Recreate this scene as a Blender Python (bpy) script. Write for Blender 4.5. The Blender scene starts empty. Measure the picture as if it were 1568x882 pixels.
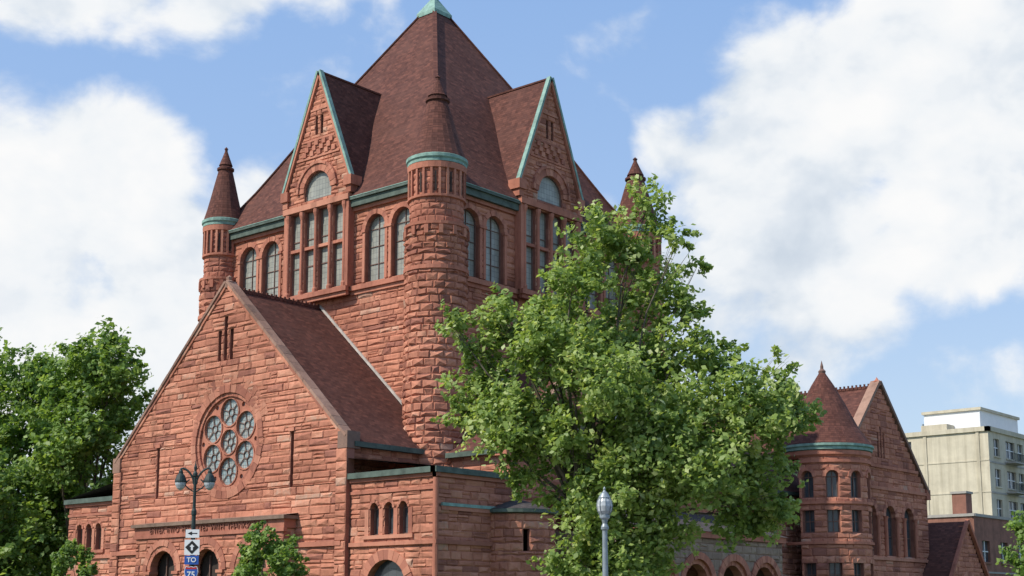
import bpy, math, random
import numpy as np
from mathutils import Vector, Matrix
from mathutils.geometry import tessellate_polygon
random.seed(7); np.random.seed(7)
scene=bpy.context.scene
rad=math.radians
U=random.uniform

# ------------------------------------------------------------------ materials
def new_mat(name):
    m=bpy.data.materials.new(name); m.use_nodes=True
    nt=m.node_tree; b=nt.nodes['Principled BSDF']
    return m,nt,b
def N(nt,t,**kw):
    n=nt.nodes.new(t)
    for k,v in kw.items(): setattr(n,k,v)
    return n
def ramp(nt,stops):
    r=N(nt,'ShaderNodeValToRGB'); cr=r.color_ramp
    while len(cr.elements)<len(stops): cr.elements.new(0.5)
    for e,(p,c) in zip(cr.elements,stops):
        e.position=p; e.color=(*c,1)
    return r
def noise(nt,vec,scale,detail=5,rough=.6):
    n=N(nt,'ShaderNodeTexNoise'); n.inputs['Scale'].default_value=scale
    n.inputs['Detail'].default_value=detail; n.inputs['Roughness'].default_value=rough
    nt.links.new(vec,n.inputs['Vector']); return n
def mixc(nt,typ,fac,a,b):
    m=N(nt,'ShaderNodeMix',data_type='RGBA',blend_type=typ)
    for s,v in ((0,fac),(6,a),(7,b)):
        if hasattr(v,'default_value') or hasattr(v,'is_linked'): nt.links.new(v,m.inputs[s])
        elif isinstance(v,tuple): m.inputs[s].default_value=(*v,1)
        else: m.inputs[s].default_value=v
    return m.outputs[2]
def maprange(nt,v,a,b,c,d,smooth=False):
    m=N(nt,'ShaderNodeMapRange'); nt.links.new(v,m.inputs[0])
    if smooth: m.interpolation_type='SMOOTHSTEP'
    for i,x in enumerate((a,b,c,d)): m.inputs[i+1].default_value=x
    return m.outputs[0]
def bump(nt,b,h,strength,dist,prev=None):
    n=N(nt,'ShaderNodeBump'); n.inputs['Strength'].default_value=strength; n.inputs['Distance'].default_value=dist
    nt.links.new(h,n.inputs['Height'])
    if prev: nt.links.new(prev.outputs[0],n.inputs['Normal'])
    nt.links.new(n.outputs[0],b.inputs['Normal']); return n

def stone_mat(name,stops,stain=(.60,.56,.55),bs=.55,bd=.05):
    m,nt,b=new_mat(name)
    at=N(nt,'ShaderNodeAttribute',attribute_name='rnd')
    tc=N(nt,'ShaderNodeTexCoord')
    n1=noise(nt,tc.outputs['Object'],.22,6,.65)
    n2=noise(nt,tc.outputs['Object'],4,7,.75)
    mp=N(nt,'ShaderNodeMapping'); mp.inputs['Scale'].default_value=(1.5,1.5,.14)
    nt.links.new(tc.outputs['Object'],mp.inputs['Vector'])
    n3=noise(nt,mp.outputs[0],1.0,6,.7)
    add=N(nt,'ShaderNodeMath',operation='MULTIPLY_ADD'); nt.links.new(n2.outputs['Fac'],add.inputs[0])
    add.inputs[1].default_value=1.0; nt.links.new(at.outputs['Fac'],add.inputs[2])
    sub=N(nt,'ShaderNodeMath',operation='SUBTRACT'); nt.links.new(add.outputs[0],sub.inputs[0]); sub.inputs[1].default_value=.50
    r=ramp(nt,stops); nt.links.new(sub.outputs[0],r.inputs[0])
    f1=maprange(nt,n1.outputs['Fac'],.44,.68,0,.85)
    c=mixc(nt,'MULTIPLY',f1,r.outputs[0],stain)
    f3=maprange(nt,n3.outputs['Fac'],.50,.72,0,.8)
    c=mixc(nt,'MULTIPLY',f3,c,(.52,.52,.53))
    nt.links.new(c,b.inputs['Base Color'])
    b.inputs['Roughness'].default_value=.92; b.inputs['Specular IOR Level'].default_value=.15
    n4=noise(nt,tc.outputs['Object'],7,8,.75)
    bump(nt,b,n4.outputs['Fac'],bs,bd)
    return m
RED=[(.0,(.32,.135,.098)),(.28,(.44,.185,.122)),(.6,(.54,.232,.150)),(.86,(.60,.290,.192)),(1.,(.54,.33,.24))]
M_stone=stone_mat('red_sandstone',RED)
M_trim=stone_mat('dressed_sandstone',[(0,(.36,.148,.104)),(.5,(.49,.20,.134)),(1,(.56,.26,.175))],bs=.4,bd=.04)
M_mortar=stone_mat('sandstone_joint',[(0,(.27,.115,.085)),(1,(.37,.16,.115))],bs=.3,bd=.02)
M_grey=stone_mat('weathered_stone',[(0,(.22,.155,.12)),(.5,(.33,.24,.18)),(1,(.40,.31,.24))])
M_cope=stone_mat('weathered_coping',[(0,(.22,.145,.115)),(.5,(.33,.20,.15)),(1,(.39,.25,.19))])

def roof_mat(name,c1,c2,c3,bw=.26,rh=.16):
    m,nt,b=new_mat(name)
    uv=N(nt,'ShaderNodeUVMap'); tc=N(nt,'ShaderNodeTexCoord')
    br=N(nt,'ShaderNodeTexBrick'); nt.links.new(uv.outputs[0],br.inputs['Vector'])
    br.inputs['Scale'].default_value=1; br.inputs['Brick Width'].default_value=bw; br.inputs['Row Height'].default_value=rh
    br.inputs['Mortar Size'].default_value=.012; br.inputs['Mortar Smooth'].default_value=.4
    br.inputs['Color1'].default_value=(*c1,1); br.inputs['Color2'].default_value=(*c2,1); br.inputs['Mortar'].default_value=(*[x*.5 for x in c1],1)
    n=noise(nt,tc.outputs['Object'],.35,6,.7)
    f=maprange(nt,n.outputs['Fac'],.4,.7,0,.8)
    c=mixc(nt,'MIX',f,br.outputs['Color'],c3)
    sn=N(nt,'ShaderNodeVectorMath',operation='SNAP'); nt.links.new(uv.outputs[0],sn.inputs[0]); sn.inputs[1].default_value=(bw,rh,1)
    wn=N(nt,'ShaderNodeTexWhiteNoise'); wn.noise_dimensions='2D'; nt.links.new(sn.outputs[0],wn.inputs['Vector'])
    f2=maprange(nt,wn.outputs['Value'],.55,1,0,.55)
    c=mixc(nt,'MULTIPLY',f2,c,(.55,.53,.55))
    f4=maprange(nt,wn.outputs['Value'],.25,0,0,.6)
    c=mixc(nt,'MIX',f4,c,tuple(x*1.4 for x in c1))
    nt.links.new(c,b.inputs['Base Color']); b.inputs['Roughness'].default_value=.85
    b.inputs['Specular IOR Level'].default_value=.15
    mp=N(nt,'ShaderNodeSeparateXYZ'); nt.links.new(uv.outputs[0],mp.inputs[0])
    dv=N(nt,'ShaderNodeMath',operation='DIVIDE'); nt.links.new(mp.outputs[1],dv.inputs[0]); dv.inputs[1].default_value=rh
    fr=N(nt,'ShaderNodeMath',operation='FRACT'); nt.links.new(dv.outputs[0],fr.inputs[0])
    iv=N(nt,'ShaderNodeMath',operation='SUBTRACT'); iv.inputs[0].default_value=1; nt.links.new(fr.outputs[0],iv.inputs[1])
    b1=bump(nt,b,iv.outputs[0],.5,.03)
    bump(nt,b,br.outputs['Fac'],-.4,.02,b1)
    return m
M_roof=roof_mat('clay_tile_roof',(.132,.054,.040),(.094,.040,.033),(.118,.055,.044))
M_slate=roof_mat('dark_slate_roof',(.08,.068,.065),(.06,.055,.055),(.09,.078,.072))

def plain(name,col,rough=.7,metal=0,var=.25,scale=3,bs=.15,spec=.3):
    m,nt,b=new_mat(name); tc=N(nt,'ShaderNodeTexCoord')
    n=noise(nt,tc.outputs['Object'],scale,6,.65)
    f=maprange(nt,n.outputs['Fac'],.3,.7,0,1)
    c=mixc(nt,'MIX',f,tuple(x*(1-var) for x in col),tuple(min(1,x*(1+var)) for x in col))
    nt.links.new(c,b.inputs['Base Color']); b.inputs['Roughness'].default_value=rough; b.inputs['Metallic'].default_value=metal
    b.inputs['Specular IOR Level'].default_value=spec
    if bs: bump(nt,b,n.outputs['Fac'],bs,.02)
    return m
def weathered(name,col,streak,var=.15,scale=.5):
    m,nt,b=new_mat(name); tc=N(nt,'ShaderNodeTexCoord')
    n=noise(nt,tc.outputs['Object'],scale,7,.7)
    mp=N(nt,'ShaderNodeMapping'); mp.inputs['Scale'].default_value=(1.2,1.2,.07); nt.links.new(tc.outputs['Object'],mp.inputs['Vector'])
    n3=noise(nt,mp.outputs[0],.9,6,.7)
    c=mixc(nt,'MIX',maprange(nt,n.outputs['Fac'],.3,.7,0,1),tuple(x*(1-var) for x in col),tuple(x*(1+var) for x in col))
    c=mixc(nt,'MULTIPLY',maprange(nt,n3.outputs['Fac'],.45,.72,0,.9),c,streak)
    nt.links.new(c,b.inputs['Base Color']); b.inputs['Roughness'].default_value=.9; bump(nt,b,n.outputs['Fac'],.2,.05)
    return m
M_copper=plain('verdigris_copper',(.21,.34,.29),.75,0,.35,2.5)
M_gutter=plain('old_copper_gutter',(.085,.115,.095),.7,0,.4,2)
M_lead=plain('pale_flashing',(.45,.42,.38),.7,0,.25,2)
M_frame=plain('dark_window_frame',(.17,.10,.08),.7)
M_iron=plain('dark_iron',(.025,.04,.038),.5,.0,.3,5)
M_galv=plain('grey_painted_steel',(.25,.29,.31),.45,.3,.2,6)
M_bark=plain('bark',(.13,.11,.085),.95,0,.4,6,.8,.1)
M_asph=plain('asphalt',(.05,.05,.052),.9,0,.25,8)
M_conc=plain('concrete_pavement',(.36,.34,.31),.9,0,.15,1.5)
M_grass=plain('grass_ground',(.055,.085,.025),.95,0,.4,1.2,.5,.1)
M_paint=plain('white_road_paint',(.75,.75,.72),.8,0,.08,5)
M_globe=plain('ribbed_globe',(.42,.45,.46),.25,0,.25,9,.3,.5)
M_cream=weathered('cream_render',(.56,.51,.39),(.66,.64,.60))
M_brick=weathered('brown_brick',(.26,.12,.085),(.65,.62,.6),.25,1.5)
M_white=plain('white_sign',(.75,.76,.76),.5,0,.04,2,0)
M_black=plain('black_sign_paint',(.02,.02,.02),.5,0,.1,2,0)
M_blue=plain('blue_sign_paint',(.03,.10,.38),.45,0,.1,2,0)
M_redp=plain('red_sign_paint',(.45,.03,.03),.45,0,.1,2,0)
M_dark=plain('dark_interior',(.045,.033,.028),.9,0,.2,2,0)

def glass_mat(name,c1,c2,bw,rh,rough=.22,lead=.13):
    m,nt,b=new_mat(name); uv=N(nt,'ShaderNodeUVMap'); tc=N(nt,'ShaderNodeTexCoord')
    br=N(nt,'ShaderNodeTexBrick'); nt.links.new(uv.outputs[0],br.inputs['Vector'])
    br.inputs['Scale'].default_value=1; br.inputs['Brick Width'].default_value=bw; br.inputs['Row Height'].default_value=rh
    br.offset=0; br.inputs['Mortar Size'].default_value=.010
    br.inputs['Color1'].default_value=(*c1,1); br.inputs['Color2'].default_value=(*c2,1); br.inputs['Mortar'].default_value=(lead,lead,lead,1)
    n=noise(nt,tc.outputs['Object'],1.1,4,.6)
    c=mixc(nt,'MULTIPLY',maprange(nt,n.outputs['Fac'],.4,.7,0,.55),br.outputs['Color'],(.55,.55,.55))
    nt.links.new(c,b.inputs['Base Color']); b.inputs['Roughness'].default_value=rough
    n2=noise(nt,tc.outputs['Object'],3,2,.5); bump(nt,b,n2.outputs['Fac'],.25,.03)
    return m
M_glass=glass_mat('leaded_glass',(.36,.37,.32),(.29,.30,.26),.24,.3,.35,.15)
M_rose=glass_mat('rose_glass',(.26,.36,.38),(.42,.42,.38),.16,.19,.3,.08)
M_glassd=glass_mat('dark_pane',(.09,.10,.11),(.06,.07,.08),.5,.6,.12,.05)

def leaf_mat(name,stops,trans=.42):
    m,nt,b=new_mat(name)
    at=N(nt,'ShaderNodeAttribute',attribute_name='rnd')
    r=ramp(nt,stops); nt.links.new(at.outputs['Fac'],r.inputs[0])
    nt.links.new(r.outputs[0],b.inputs['Base Color']); b.inputs['Roughness'].default_value=.5; b.inputs['Specular IOR Level'].default_value=.4
    t=N(nt,'ShaderNodeBsdfTranslucent'); 
    c=mixc(nt,'MULTIPLY',1.0,r.outputs[0],(1.7,1.6,.85)); nt.links.new(c,t.inputs['Color'])
    mx=N(nt,'ShaderNodeMixShader'); mx.inputs[0].default_value=trans
    nt.links.new(b.outputs[0],mx.inputs[1]); nt.links.new(t.outputs[0],mx.inputs[2])
    nt.links.new(mx.outputs[0],nt.nodes['Material Output'].inputs['Surface'])
    return m
M_leafA=leaf_mat('street_tree_leaves',[(0,(.10,.165,.040)),(.4,(.22,.32,.080)),(.75,(.36,.45,.14)),(1,(.50,.55,.29))])
M_leafB=leaf_mat('dark_tree_leaves',[(0,(.075,.145,.028)),(.5,(.18,.29,.062)),(1,(.34,.44,.14))])

# ------------------------------------------------------------------ mesh builder
class MB:
    def __init__(s): s.v=[];s.f=[];s.m=[];s.r=[];s.uv=[];s.mats=[]
    def mi(s,mat):
        if mat not in s.mats: s.mats.append(mat)
        return s.mats.index(mat)
    def face(s,pts,mat,r=None):
        i=len(s.v); s.v.extend([tuple(p) for p in pts]); s.f.append(tuple(range(i,i+len(pts))))
        s.m.append(s.mi(mat)); s.r.append(random.random() if r is None else r)
        a=Vector(pts[0])
        n=(Vector(pts[1])-a).cross(Vector(pts[2])-a)
        if n.length<1e-9 and len(pts)>3: n=(Vector(pts[2])-a).cross(Vector(pts[3])-a)
        if n.length<1e-12: n=Vector((0,0,1))
        n.normalize()
        if n.z<0: n=-n
        if n.z>.97:
            s.uv.extend([(p[0],p[1]) for p in pts])
        else:
            tu=Vector((-n.y,n.x,0)).normalized(); tv=n.cross(tu); k=abs(tv.z) or 1
            s.uv.extend([(tu.x*p[0]+tu.y*p[1], p[2]/k) for p in pts])
    def hexa(s,p,mat,r=None):
        if r is None: r=random.random()
        for q in ((0,3,2,1),(4,5,6,7),(0,1,5,4),(1,2,6,5),(2,3,7,6),(3,0,4,7)):
            s.face([p[k] for k in q],mat,r)
    def box(s,x0,x1,y0,y1,z0,z1,mat,r=None):
        s.hexa([(x0,y0,z0),(x1,y0,z0),(x1,y1,z0),(x0,y1,z0),(x0,y0,z1),(x1,y0,z1),(x1,y1,z1),(x0,y1,z1)],mat,r)
    def lbox(s,P,u0,u1,z0,z1,w0,w1,mat,r=None):
        s.hexa([P(u0,z0,w0),P(u1,z0,w0),P(u1,z0,w1),P(u0,z0,w1),P(u0,z1,w0),P(u1,z1,w0),P(u1,z1,w1),P(u0,z1,w1)],mat,r)
    def beam(s,p0,p1,a,b,mat,r=None):
        p0=Vector(p0);p1=Vector(p1);a=Vector(a);b=Vector(b)
        s.hexa([p0-a-b,p0+a-b,p0+a+b,p0-a+b,p1-a-b,p1+a-b,p1+a+b,p1-a+b],mat,r)
    def lathe(s,c,prof,seg,mat,r=.5,arc=(0,2*math.pi)):
        for k in range(seg):
            a0=arc[0]+(arc[1]-arc[0])*k/seg; a1=arc[0]+(arc[1]-arc[0])*(k+1)/seg
            for (r0,z0),(r1,z1) in zip(prof,prof[1:]):
                q=[(c[0]+r0*math.cos(a0),c[1]+r0*math.sin(a0),c[2]+z0),(c[0]+r0*math.cos(a1),c[1]+r0*math.sin(a1),c[2]+z0),
                   (c[0]+r1*math.cos(a1),c[1]+r1*math.sin(a1),c[2]+z1),(c[0]+r1*math.cos(a0),c[1]+r1*math.sin(a0),c[2]+z1)]
                if r0<1e-5: q=[q[0],q[2],q[3]]
                elif r1<1e-5: q=q[:3]
                s.face(q,mat,r)
    def tube(s,pts,rads,mat,seg=8,r=.5):
        rings=[]
        for i,p in enumerate(pts):
            p=Vector(p); d=(Vector(pts[min(i+1,len(pts)-1)])-Vector(pts[max(i-1,0)])).normalized()
            x=d.orthogonal().normalized() if not rings else (px-d*px.dot(d)).normalized()
            px=x; y=d.cross(x)
            rings.append([p+(x*math.cos(t)+y*math.sin(t))*rads[i] for t in [2*math.pi*k/seg for k in range(seg)]])
        for A,B in zip(rings,rings[1:]):
            for k in range(seg):
                s.face([A[k],A[(k+1)%seg],B[(k+1)%seg],B[k]],mat,r)
        s.face(rings[0],mat,r); s.face(rings[-1],mat,r)
    def obj(s,name,parent=None,smooth=False):
        me=bpy.data.meshes.new(name); me.from_pydata(s.v,[],s.f)
        for m in s.mats: me.materials.append(m)
        me.polygons.foreach_set('material_index',s.m)
        at=me.attributes.new('rnd','FLOAT','FACE'); at.data.foreach_set('value',s.r)
        uv=me.uv_layers.new(name='UVMap'); uv.data.foreach_set('uv',[c for p in s.uv for c in p])
        if smooth: me.polygons.foreach_set('use_smooth',[True]*len(s.f))
        me.update()
        o=bpy.data.objects.new(name,me); scene.collection.objects.link(o)
        if parent: o.parent=parent
        return o
def empty(name,loc=(0,0,0)):
    e=bpy.data.objects.new(name,None); scene.collection.objects.link(e); return e

def PL(x0): return lambda u,z,w:(x0-w,u,z)     # wall looking to -X
def PR(y0): return lambda u,z,w:(u,y0-w,z)     # wall looking to -Y
def PLb(x0): return lambda u,z,w:(x0+w,u,z)
def PRb(y0): return lambda u,z,w:(u,y0+w,z)
def PC(cx,cy,r,a0=0): return lambda u,z,w:(cx+(r+w)*math.cos(a0+u/r),cy+(r+w)*math.sin(a0+u/r),z)

def op_breaks(o):
    if o[0]=='rect': return [o[2],o[4]]
    if o[0]=='arch': return [o[2],o[4],o[4]+o[3]/2]
    return [o[2]-o[3],o[2]+o[3]]
def op_iv(o,za,zb):
    if o[0]=='rect':
        return (o[1]-o[3]/2,o[1]+o[3]/2) if za<o[4]-1e-4 and zb>o[2]+1e-4 else None
    if o[0]=='arch':
        h=o[3]/2
        if zb<=o[2]+1e-4 or za>=o[4]+h-1e-4: return None
        if za<o[4]-1e-4: return (o[1]-h,o[1]+h)
        zz=za-o[4]; x=math.sqrt(max(0,h*h-zz*zz)); return (o[1]-x,o[1]+x)
    r=o[3]
    if zb<=o[2]-r or za>=o[2]+r: return None
    zz=0 if za<o[2]<zb else min(abs(za-o[2]),abs(zb-o[2]))
    x=math.sqrt(max(0,r*r-zz*zz)); return (o[1]-x,o[1]+x)
def stone_wall(mb,P,z0,z1,ext,ops=(),ch=(.22,.42),bw=(.35,1.3),depth=.4,prot=(.0,.05),seg=None,mat=None,thick=True,extra=()):
    mat=mat or M_stone
    br=sorted(set([z0,z1]+[b for o in ops for b in op_breaks(o) if z0<b<z1]+[e for e in extra if z0<e<z1]))
    cs=[]
    for a,b in zip(br,br[1:]):
        z=a
        while z<b-1e-6:
            h=U(*ch)
            if b-z-h<ch[0]*.6: h=b-z
            if z+h>b: h=b-z
            cs.append((z,z+h)); z+=h
    for za,zb in cs:
        e=ext((za+zb)/2); ivs=[e]
        for o in ops:
            iv=op_iv(o,za,zb)
            if not iv: continue
            nv=[]
            for a,b in ivs:
                if iv[1]<=a or iv[0]>=b: nv.append((a,b)); continue
                if iv[0]-a>.03: nv.append((a,iv[0]))
                if b-iv[1]>.03: nv.append((iv[1],b))
            ivs=nv
        courser=U(-.12,.12)
        for a,b in ivs:
            n=1 if not seg else max(1,int((b-a)/seg))
            for k in range(n):
                mb.lbox(P,a+(b-a)*k/n,a+(b-a)*(k+1)/n,za,zb,-depth,-.02,M_mortar)
            u=a
            while u<b-1e-5:
                w=U(*bw)*(1 if zb-za>.3 else 1.25)
                if b-u-w<bw[0]*.7: w=b-u
                if seg: w=min(w,b-u)
                g=.003; 
                parts=[(za,zb)]
                if zb-za>.33 and random.random()<.22 and not seg:
                    zm=za+(zb-za)*U(.4,.6); parts=[(za,zm),(zm,zb)]
                for (pa,pb) in parts:
                    A,B,C,D=u+g,u+w-g,pa+g,pb-g
                    i=min(.06,w*.22,(pb-pa)*.24)
                    if B-A>.04 and D-C>.04:
                        r=min(1,max(0,random.gauss(.5,.19)+courser))
                        if random.random()<.05: r=0
                        pr=lambda: U(*prot)
                        o4=[P(A,C,-.018),P(B,C,-.018),P(B,D,-.018),P(A,D,-.018)]
                        j=lambda:U(.4,1.5)*i
                        i4=[P(A+j(),C+j(),pr()),P(B-j(),C+j(),pr()),P(B-j(),D-j(),pr()),P(A+j(),D-j(),pr())]
                        for q in range(4):
                            mb.face([o4[q],o4[(q+1)%4],i4[(q+1)%4],i4[q]],mat,r)
                        cc=P((A+B)/2+U(-.2,.2)*(B-A),(C+D)/2+U(-.2,.2)*(D-C),U(prot[0],prot[1]*1.5))
                        for q in range(4): mb.face([i4[q],i4[(q+1)%4],cc],mat,r)
                u+=w
def arch_poly(u,z0,w,sp,n=14):
    h=w/2; p=[(u-h,z0),(u+h,z0)]
    p+=[(u+h*math.cos(math.pi*k/n),sp+h*math.sin(math.pi*k/n)) for k in range(n+1)]
    return p
def arch_ring(mb,P,u,sp,r0,r1,w0=-.38,w1=.06,n=13,mat=None,a0=0,a1=math.pi,jit=.02):
    mat=mat or M_trim
    for k in range(n):
        t0=a0+(a1-a0)*k/n+.004; t1=a0+(a1-a0)*(k+1)/n-.004; ww=w1+U(-jit,jit)
        c=lambda r,t,w:P(u+r*math.cos(t),sp+r*math.sin(t),w)
        mb.hexa([c(r0,t0,w0),c(r1,t0,w0),c(r1,t0,ww),c(r0,t0,ww),c(r0,t1,w0),c(r1,t1,w0),c(r1,t1,ww),c(r0,t1,ww)],mat)
def glazing(gl,fr,P,o,w=-.3,mat=None,nv=1,nh=3,bar=.05,fw=.07):
    mat=mat or M_glass
    if o[0]=='rect':
        _,u,z0,ww,z1=o
        gl.face([P(u-ww/2,z0,w),P(u+ww/2,z0,w),P(u+ww/2,z1,w),P(u-ww/2,z1,w)],mat); top=z1
    else:
        _,u,z0,ww,sp=o
        gl.face([P(a,b,w) for a,b in arch_poly(u,z0,ww,sp)],mat); top=sp+ww/2; z1=sp
        arch_ring(fr,P,u,sp,ww/2-fw,ww/2,w+.002,w+.07,10,M_frame,jit=0)
    h=ww/2
    fr.lbox(P,u-h,u-h+fw,z0,z1,w+.002,w+.07,M_frame); fr.lbox(P,u+h-fw,u+h,z0,z1,w+.002,w+.07,M_frame)
    fr.lbox(P,u-h+fw,u+h-fw,z0,z0+fw,w+.002,w+.07,M_frame)
    for k in range(nv):
        uu=u-h+ww*(k+1)/(nv+1); fr.lbox(P,uu-bar/2,uu+bar/2,z0+fw,top-.04,w+.003,w+.055,M_frame)
    for k in range(nh):
        zz=z0+(z1-z0)*(k+1)/(nh+ (0 if o[0]=='arch' else 1)); fr.lbox(P,u-h+fw,u+h-fw,zz-bar/2,zz+bar/2,w+.004,w+.045,M_frame)
def const(a,b): return lambda z:(a,b)

# =================================================================== CHURCH
church=empty('stone_church')
st=MB(); tr=MB(); ro=MB(); cu=MB(); gl=MB(); fr=MB()
CX,CY=59.15,57.1; HW=8.8
X0,X1=CX-HW,CX+HW; Y0,Y1=CY-HW,CY+HW
def tower_face(P,c):
    wins=[('arch',c+s*o,19.1,1.5,22.0) for s in (-1,1) for o in (4.3,6.3)]
    dorm=('rect',c,18.9,4.3,23.4)
    stone_wall(st,P,6.0,23.4,const(c-HW,c+HW),wins+[dorm],extra=(18.6,))
    for o in wins:
        glazing(gl,fr,P,o,-.3,nv=1,nh=3,bar=.035)
        arch_ring(tr,P,o[1],22.0,.75,1.02,n=11)
        for s in (-1,1):
            tr.lbox(P,o[1]+s*.76,o[1]+s*.95,19.1,21.85,-.38,.07,M_trim)
            tr.lbox(P,o[1]+s*.72,o[1]+s*1.0,21.85,22.0,-.1,.12,M_trim)
    for s in (-1,1):
        u0,u1=sorted((c+s*2.55,c+s*8.6))
        tr.lbox(P,u0,u1,18.72,18.98,-.05,.24,M_trim); tr.lbox(P,u0,u1,18.5,18.718,-.05,.12,M_trim)
        tr.lbox(P,u0,u1,23.15,23.35,-.05,.16,M_trim)
        u0,u1=sorted((c+s*2.55,c+s*9.1))
        cu.lbox(P,u0,u1,23.36,23.72,.0,.34,M_gutter); cu.lbox(P,u0,u1,23.722,23.86,.0,.46,M_gutter)
        cu.lbox(P,u0,u1,23.862,23.90,.05,.48,M_copper)
    PD=lambda u,z,w:P(u,z,w+.38)
    hw=lambda z:2.5 if z<25.1 else max(.1,2.5*(31.5-z)/6.4)
    lights=[('rect',c+k*1.16,19.1,.88,23.75) for k in (-1.5,-.5,.5,1.5)]
    arch=('arch',c,24.35,2.2,24.85)
    slits=[('rect',c-.22,28.1,.2,29.2),('rect',c+.22,28.1,.2,29.2)]
    stone_wall(st,PD,18.6,31.2,lambda z:(c-hw(z),c+hw(z)),lights+[arch]+slits,ch=(.2,.34),bw=(.3,.75),depth=.36)
    for o in lights:
        glazing(gl,fr,PD,o,-.26,nv=0,nh=2,bar=.05)
        tr.lbox(PD,o[1]-.43,o[1]+.43,21.55,21.72,-.3,-.02,M_trim)
    for k in (-2,-1,0,1,2):
        tr.lathe(P(c+k*1.16,0,.44),[(.15,18.98),(.15,19.2),(.10,19.3),(.10,23.3),(.17,23.55),(.17,23.75)],8,M_trim)
    tr.lbox(PD,c-2.7,c+2.7,18.72,18.98,.03,.26,M_trim); tr.lbox(PD,c-2.6,c+2.6,18.5,18.718,-.05,.14,M_trim)
    tr.lbox(PD,c-2.7,c+2.7,23.8,24.12,-.1,.2,M_trim)
    glazing(gl,fr,PD,arch,-.16,nv=0,nh=0)
    arch_ring(tr,PD,c,24.85,1.1,1.5,-.2,.1,13)
    arch_ring(tr,PD,c,24.85,1.5,1.66,-.1,.17,15)
    for o in slits: gl.face([PD(o[1]-.1,o[2],-.15),PD(o[1]+.1,o[2],-.15),PD(o[1]+.1,o[4],-.15),PD(o[1]-.1,o[4],-.15)],M_dark)
    for zz in (26.75,27.75,29.5):
        h=hw(zz)-.1; tr.lbox(PD,c-h,c+h,zz,zz+.12,-.05,.07,M_trim)
    for row in range(3):
        z=26.9+row*.28; h=hw(z)-.35; n=int(2*h/.3)
        for i in range(n):
            if (i+row)%2: continue
            u=c-h+i*.3; tr.lbox(PD,u,u+.28,z,z+.26,-.02,.11,M_trim)
    for s in (-1,1):
        tr.lbox(PD,c+s*2.62-.3,c+s*2.62+.3,24.6,25.15,-.6,.22,M_trim)
        tr.lbox(PD,c+s*2.62-.2,c+s*2.62+.2,24.2,24.598,-.4,.12,M_trim)
        tr.lbox(PD,c+s*2.5-.16,c+s*2.5+.16,18.98,24.19,-.36,.10,M_trim)
        a=Vector(PD(c+s*2.72,25.1,.02)); b=Vector(PD(c,31.75,.02))
        d=(b-a).normalized(); n=Vector(P(0,0,1))-Vector(P(0,0,0)); side=d.cross(n).normalized()
        up=side if side.z>0 else -side
        tr.beam(a,b,n*.13,side*.13,M_trim)
        cu.beam(a+up*.15+n*.03,b+up*.15+n*.03,n*.13,up*.018,M_copper)
        cu.beam(a+n*.15+up*.095,b+n*.15+up*.095,n*.018,up*.07,M_copper)
        q=[PD(c+s*2.84,24.75,-.1),PD(c,31.73,-.1),PD(c,31.73,-5.4),PD(c+s*2.84,24.75,-1.5)]
        ro.face(q,M_roof,.5)
    ro.beam(PD(c,31.75,-.1),PD(c,31.75,-4.9),(.07,.07,0),(0,0,.05),M_roof)
tower_face(PL(X0),CY); tower_face(PR(Y0),CX); 
for P,c in ((PLb(X1),CY),(PRb(Y1),CX)): tower_face(P,c)
st.box(X0+.75,X1-.75,Y0+.75,Y1-.75,0,23.5,M_dark)
ex=HW+.42; zb=23.9; zt=39.2; cut=.925
for k in range(4):
    cs=[(-1,-1),(1,-1),(1,1),(-1,1)]
    a=cs[k]; b=cs[(k+1)%4]
    A=Vector((CX+a[0]*ex,CY+a[1]*ex,zb)); B=Vector((CX+b[0]*ex,CY+b[1]*ex,zb)); T=Vector((CX,CY,zt))
    n=10
    for j in range(n):
        t0,t1=cut*j/n,cut*(j+1)/n
        lift=lambda t:-.25*math.sin(min(1,t/.35)*math.pi)
        z=Vector((0,0,1))
        ro.face([A.lerp(T,t0)+z*lift(t0),B.lerp(T,t0)+z*lift(t0),B.lerp(T,t1)+z*lift(t1),A.lerp(T,t1)+z*lift(t1)],M_roof,.5)
        ro.beam(A.lerp(T,t0)+z*(lift(t0)+.02),A.lerp(T,t1)+z*(lift(t1)+.02),(.09*a[1],-.09*a[0],0),(0,0,.06),M_roof)
    C0=A.lerp(T,cut); C1=B.lerp(T,cut)
    o0=(C0-T)*1.12+T; o1=(C1-T)*1.12+T; o0.z=C0.z-.05;o1.z=C1.z-.05
    cu.face([o0,o1,o1+Vector((0,0,.25)),o0+Vector((0,0,.25))],M_copper)
    cu.face([o0+Vector((0,0,.25)),o1+Vector((0,0,.25)),T+Vector((0,0,.35))],M_copper)
cu.lathe((CX,CY,zt),[(.25,0),(.16,.4),(.3,.7),(.1,1.0),(.05,2.0),(0,2.05)],10,M_copper)
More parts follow.
